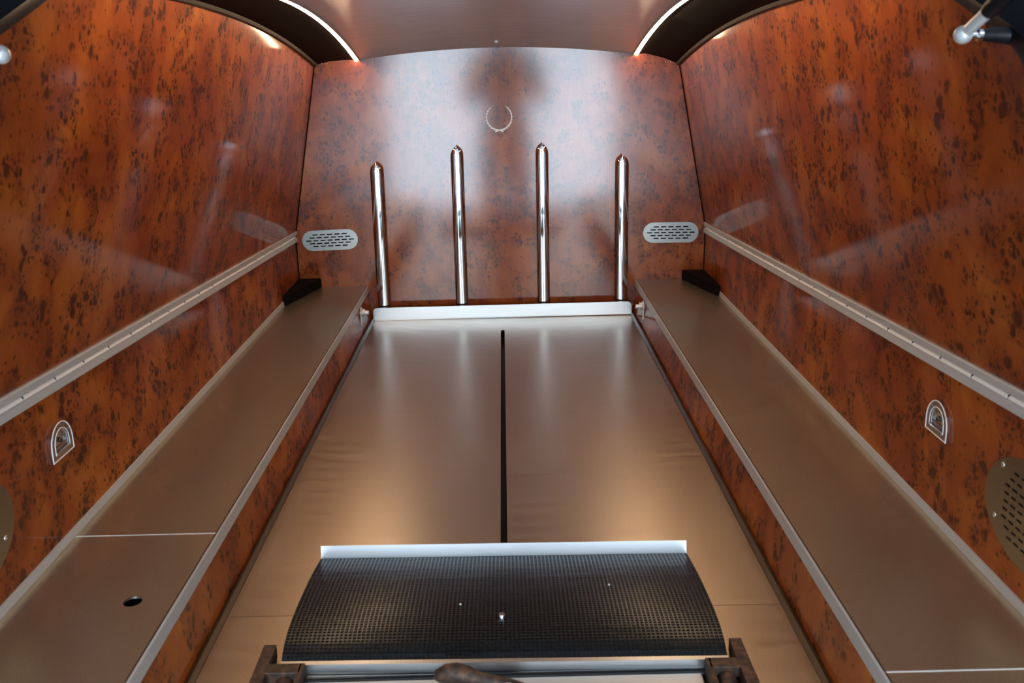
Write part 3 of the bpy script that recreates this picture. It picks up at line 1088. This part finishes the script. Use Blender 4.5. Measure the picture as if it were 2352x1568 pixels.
# ------------------------------------------------------------------ outer body and raised tailgate (close the load space against the daylight)
body = thing('wall_body', (0, 2.0, -0.3))
struct(body, 'black outer body of the hearse around the load space')
BO = Vector((0, 2.0, -0.3))
def bpart(nm, b2, m, sm=None):
    bmesh.ops.translate(b2, verts=b2.verts[:], vec=-BO)
    link_mesh(nm, b2, m, body, sm)
for s in (-1, 1):
    b2 = BM()
    secs = []
    for y in (1.44, 2.0, 2.5, 3.1):
        zr_ = zled(y) + 0.05
        secs.append([(s * 0.70, y, -0.45), (s * 0.70, y, 0.30), (s * 0.64, y, 0.82), (s * 0.60, y, zr_ + 0.02), (s * 0.62, y, zr_ + 0.03), (s * 0.66, y, 0.83), (s * 0.72, y, 0.30), (s * 0.72, y, -0.45)])
    loft(b2, secs)
    bpart('flank', b2, M_PAINT, 50)
    bpart('quarter_panel', boxbm(min(s * 0.70, s * 0.72), max(s * 0.70, s * 0.72), 0.90, 1.44, -0.45, 0.30, bev=0.004), M_PAINT)
b2 = BM()
secs = []
for j in range(9):
    y = 1.33 + (3.1 - 1.33) * j / 8
    low_ = [(x, y, zled(y) + 0.05 - 0.04 * (x / 0.62) ** 2 + 0.02) for x in (-0.62, -0.4, -0.2, 0, 0.2, 0.4, 0.62)]
    secs.append(low_ + [(p[0], p[1], p[2] + 0.012) for p in low_[::-1]])
loft(b2, secs)
bpart('roof', b2, M_PAINT, 40)
bpart('floor_pan', boxbm(-0.70, 0.70, 0.90, 3.1, -0.12, -0.09), M_PAINT)
bpart('front_closure', boxbm(-0.70, 0.70, 3.0, 3.1, -0.12, 0.86), M_PAINT)
bpart('bumper', boxbm(-0.72, 0.72, 0.78, 0.95, -0.40, -0.055, bev=0.02), M_PAINT)

tg = Local('tailgate', (0, 1.33, 0.94))
b2 = BM()
secs = []
for t in range(8):
    f = t / 7
    y = 1.30 - 0.95 * f
    z = 0.945 + 0.62 * f - 0.12 * f * f
    w = 0.60 - 0.04 * f
    secs.append([(-w, y, z), (w, y, z), (w, y + 0.02, z + 0.035), (-w, y + 0.02, z + 0.035)])
loft(b2, secs)
tg.part('panel', b2, M_PAINT, 40)
b2 = BM()
tube(b2, [(-0.08, 0.40, 1.415), (0.08, 0.40, 1.415)], 0.012, 12)
tg.part('pull_handle', b2, M_RUBBER, 40)
tag(tg.root, 'black raised tailgate above the rear opening', 'tailgate')

# ------------------------------------------------------------------ garage hall around the car
def build_hall():
    X, Y0, Y1, Z0, Z1 = 4.2, -3.3, 6.0, -0.62, 2.75
    struct(link_mesh('floor', boxbm(-X, X, Y0, Y1, Z0 - 0.1, Z0), M_CONC), 'pale sealed concrete floor of the garage hall')
    struct(link_mesh('ceiling', boxbm(-X, X, Y0, Y1, Z1, Z1 + 0.1), M_HALL), 'white painted ceiling of the garage hall')
    struct(link_mesh('wall_outer_left', boxbm(-X - 0.15, -X, Y0, Y1, Z0 - 0.1, Z1 + 0.1), M_HALL), 'white painted left wall of the garage hall')
    struct(link_mesh('wall_outer_right', boxbm(X, X + 0.15, Y0, Y1, Z0 - 0.1, Z1 + 0.1), M_HALL), 'white painted right wall of the garage hall')
    struct(link_mesh('wall_outer_front', boxbm(-X, X, Y1, Y1 + 0.15, Z0 - 0.1, Z1 + 0.1), M_HALL), 'white painted front wall of the garage hall')
    b_ = BM()
    dw, dh = 1.12, 1.80
    box(b_, -X, -dw, Y0 - 0.15, Y0, Z0 - 0.1, Z1 + 0.1)
    box(b_, dw, X, Y0 - 0.15, Y0, Z0 - 0.1, Z1 + 0.1)
    box(b_, -dw, dw, Y0 - 0.15, Y0, dh, Z1 + 0.1)
    struct(link_mesh('wall_outer_rear', b_, M_HALL), 'white painted rear wall of the garage hall with a wide doorway')
    for n, (x0, x1) in enumerate(((-dw, -0.01), (0.01, dw))):
        r = thing('door_%d' % (n + 1), ((x0 + x1) / 2, Y0 - 0.08, Z0))
        struct(r, 'glazed daylight door leaf in the rear wall of the garage hall')
        o_ = Vector(((x0 + x1) / 2, Y0 - 0.08, Z0))
        def p_(nm, bb, m):
            bmesh.ops.translate(bb, verts=bb.verts[:], vec=-o_)
            link_mesh(nm, bb, m, r)
        p_('pane', boxbm(x0 + 0.05, x1 - 0.05, Y0 - 0.085, Y0 - 0.075, Z0 + 0.08, dh - 0.05), M_DAY)
        fr_ = BM()
        box(fr_, x0, x0 + 0.05, Y0 - 0.11, Y0 - 0.05, Z0, dh)
        box(fr_, x1 - 0.05, x1, Y0 - 0.11, Y0 - 0.05, Z0, dh)
        box(fr_, x0 + 0.05, x1 - 0.05, Y0 - 0.11, Y0 - 0.05, Z0, Z0 + 0.08)
        box(fr_, x0 + 0.05, x1 - 0.05, Y0 - 0.11, Y0 - 0.05, dh - 0.05, dh)
        p_('frame', fr_, M_BEAD)
    for lx, sd in ((-2.4, 'left'), (2.4, 'right')):  # unseen lamps, added only to lift the ambient light
        for ly, wh in ((-2.4, 'nearest the glazed doors'), (-0.5, 'beside the raised tailgate'), (2.0, 'beside the car body')):
            l_ = thing('added_fill_lamp', (lx, ly, Z1))
            d_ = boxbm(-0.28, 0.28, -0.58, 0.58, -0.03, -0.024)
            link_mesh('diffuser', d_, M_FILL, l_)
            h_ = BM()
            box(h_, -0.30, -0.28, -0.60, 0.60, -0.035, 0.0)
            box(h_, 0.28, 0.30, -0.60, 0.60, -0.035, 0.0)
            box(h_, -0.28, 0.28, -0.60, -0.58, -0.035, 0.0)
            box(h_, -0.28, 0.28, 0.58, 0.60, -0.035, 0.0)
            link_mesh('housing', h_, M_HALL, l_)
            tag(l_, 'unseen fill lamp added on the %s of the hall ceiling, %s' % (sd, wh), 'ceiling lamp', 'added hall fill lamps')

build_hall()

# ------------------------------------------------------------------ the photographer, seen only as a dark reflection
def build_person():
    gx, gy, gz = 0.03, -0.42, -0.62
    V, E, RAD = [], [], []
    def v(x, y, z, r):
        V.append((gx + x, gy + y, gz + z)); RAD.append(r); return len(V) - 1
    def chain(*ids):
        for a, b2 in zip(ids, ids[1:]):
            E.append((a, b2))
    pel = v(0, 0, 0.95, (0.145, 0.11))
    wst = v(0, 0.0, 1.10, (0.13, 0.10))
    chs = v(0, 0.01, 1.28, (0.155, 0.115))
    shd = v(0, 0.0, 1.42, (0.10, 0.08))
    nek = v(0, 0.01, 1.49, (0.052, 0.055))
    hd0 = v(0, 0.03, 1.57, (0.068, 0.085))
    hd1 = v(0, 0.03, 1.66, (0.072, 0.088))
    hd2 = v(0, 0.02, 1.72, (0.045, 0.055))
    chain(pel, wst, chs, shd, nek, hd0, hd1, hd2)
    for s in (-1, 1):
        a = v(s * 0.18, 0.0, 1.40, (0.06, 0.06))
        el = v(s * 0.23, 0.06, 1.14, (0.045, 0.045))
        fo = v(s * 0.15, 0.20, 1.24, (0.038, 0.038))
        wr = v(s * 0.075, 0.29, 1.335, (0.028, 0.026))
        pm = v(s * 0.055, 0.315, 1.365, (0.030, 0.022))
        chain(shd, a, el, fo, wr, pm)
        for k in range(4):
            f0 = v(s * (0.048 - 0.004 * k), 0.335, 1.385 - 0.017 * k, (0.0095, 0.0095))
            f1 = v(s * (0.035 - 0.004 * k), 0.352, 1.390 - 0.017 * k, (0.009, 0.009))
            f2 = v(s * (0.020 - 0.002 * k), 0.352, 1.388 - 0.017 * k, (0.008, 0.008))
            chain(pm, f0, f1, f2)
        t0 = v(s * 0.045, 0.305, 1.388, (0.010, 0.010))
        t1 = v(s * 0.030, 0.300, 1.400, (0.009, 0.009))
        chain(pm, t0, t1)
        hp = v(s * 0.095, 0.0, 0.90, (0.095, 0.095))
        kn = v(s * 0.11, 0.02, 0.50, (0.062, 0.065))
        an = v(s * 0.115, -0.01, 0.10, (0.042, 0.046))
        he = v(s * 0.118, -0.01, 0.045, (0.042, 0.045))
        to = v(s * 0.13, 0.17, 0.035, (0.040, 0.032))
        chain(pel, hp, kn, an, he, to)
    me = bpy.data.meshes.new('person')
    me.from_pydata(V, E, [])
    o = bpy.data.objects.new('person', me)
    COL.objects.link(o)
    sk = o.modifiers.new('skin', 'SKIN')
    sk.use_smooth_shade = True
    for d, r in zip(me.skin_vertices[0].data, RAD):
        d.radius = r
        d.use_root = False
    me.skin_vertices[0].data[0].use_root = True
    sub = o.modifiers.new('sub', 'SUBSURF')
    sub.levels = 1
    sub.render_levels = 2
    m, nt, b2 = new_mat('dark_clothes_and_skin')
    Lk = nt.links
    geo = nd(nt, 'ShaderNodeTexCoord')
    sp = nd(nt, 'ShaderNodeSeparateXYZ')
    Lk.new(geo.outputs['Object'], sp.inputs[0])
    hd = math_(nt, 'GREATER_THAN', sp.outputs[2], gz + 1.50)
    hand = math_(nt, 'GREATER_THAN', sp.outputs[1], gy + 0.285)
    up = math_(nt, 'GREATER_THAN', sp.outputs[2], gz + 1.0)
    hand = math_(nt, 'MULTIPLY', hand, up)
    f = math_(nt, 'MAXIMUM', hd, hand)
    Lk.new(mixc(nt, (0.030, 0.032, 0.040, 1), (0.42, 0.24, 0.17, 1), f), b2.inputs['Base Color'])
    b2.inputs['Roughness'].default_value = 0.8
    me.materials.append(m)
    tag(o, 'photographer in dark clothes, mirrored as the dark band on the bulkhead', 'person')
    hair = sphere(BM(), (gx, gy + 0.012, gz + 1.68), 0.1, 20, 12, (0.83, 0.98, 0.8))
    h = link_mesh('hair', hair, M_BLOCK, None, 60)
    h.parent = o
    fc = BM()
    sphere(fc, (gx, gy + 0.122, gz + 1.61), 0.014, 10, 8, (0.8, 1.1, 1.4))
    q = link_mesh('nose', fc, m, None, 60)
    q.parent = o
build_person()
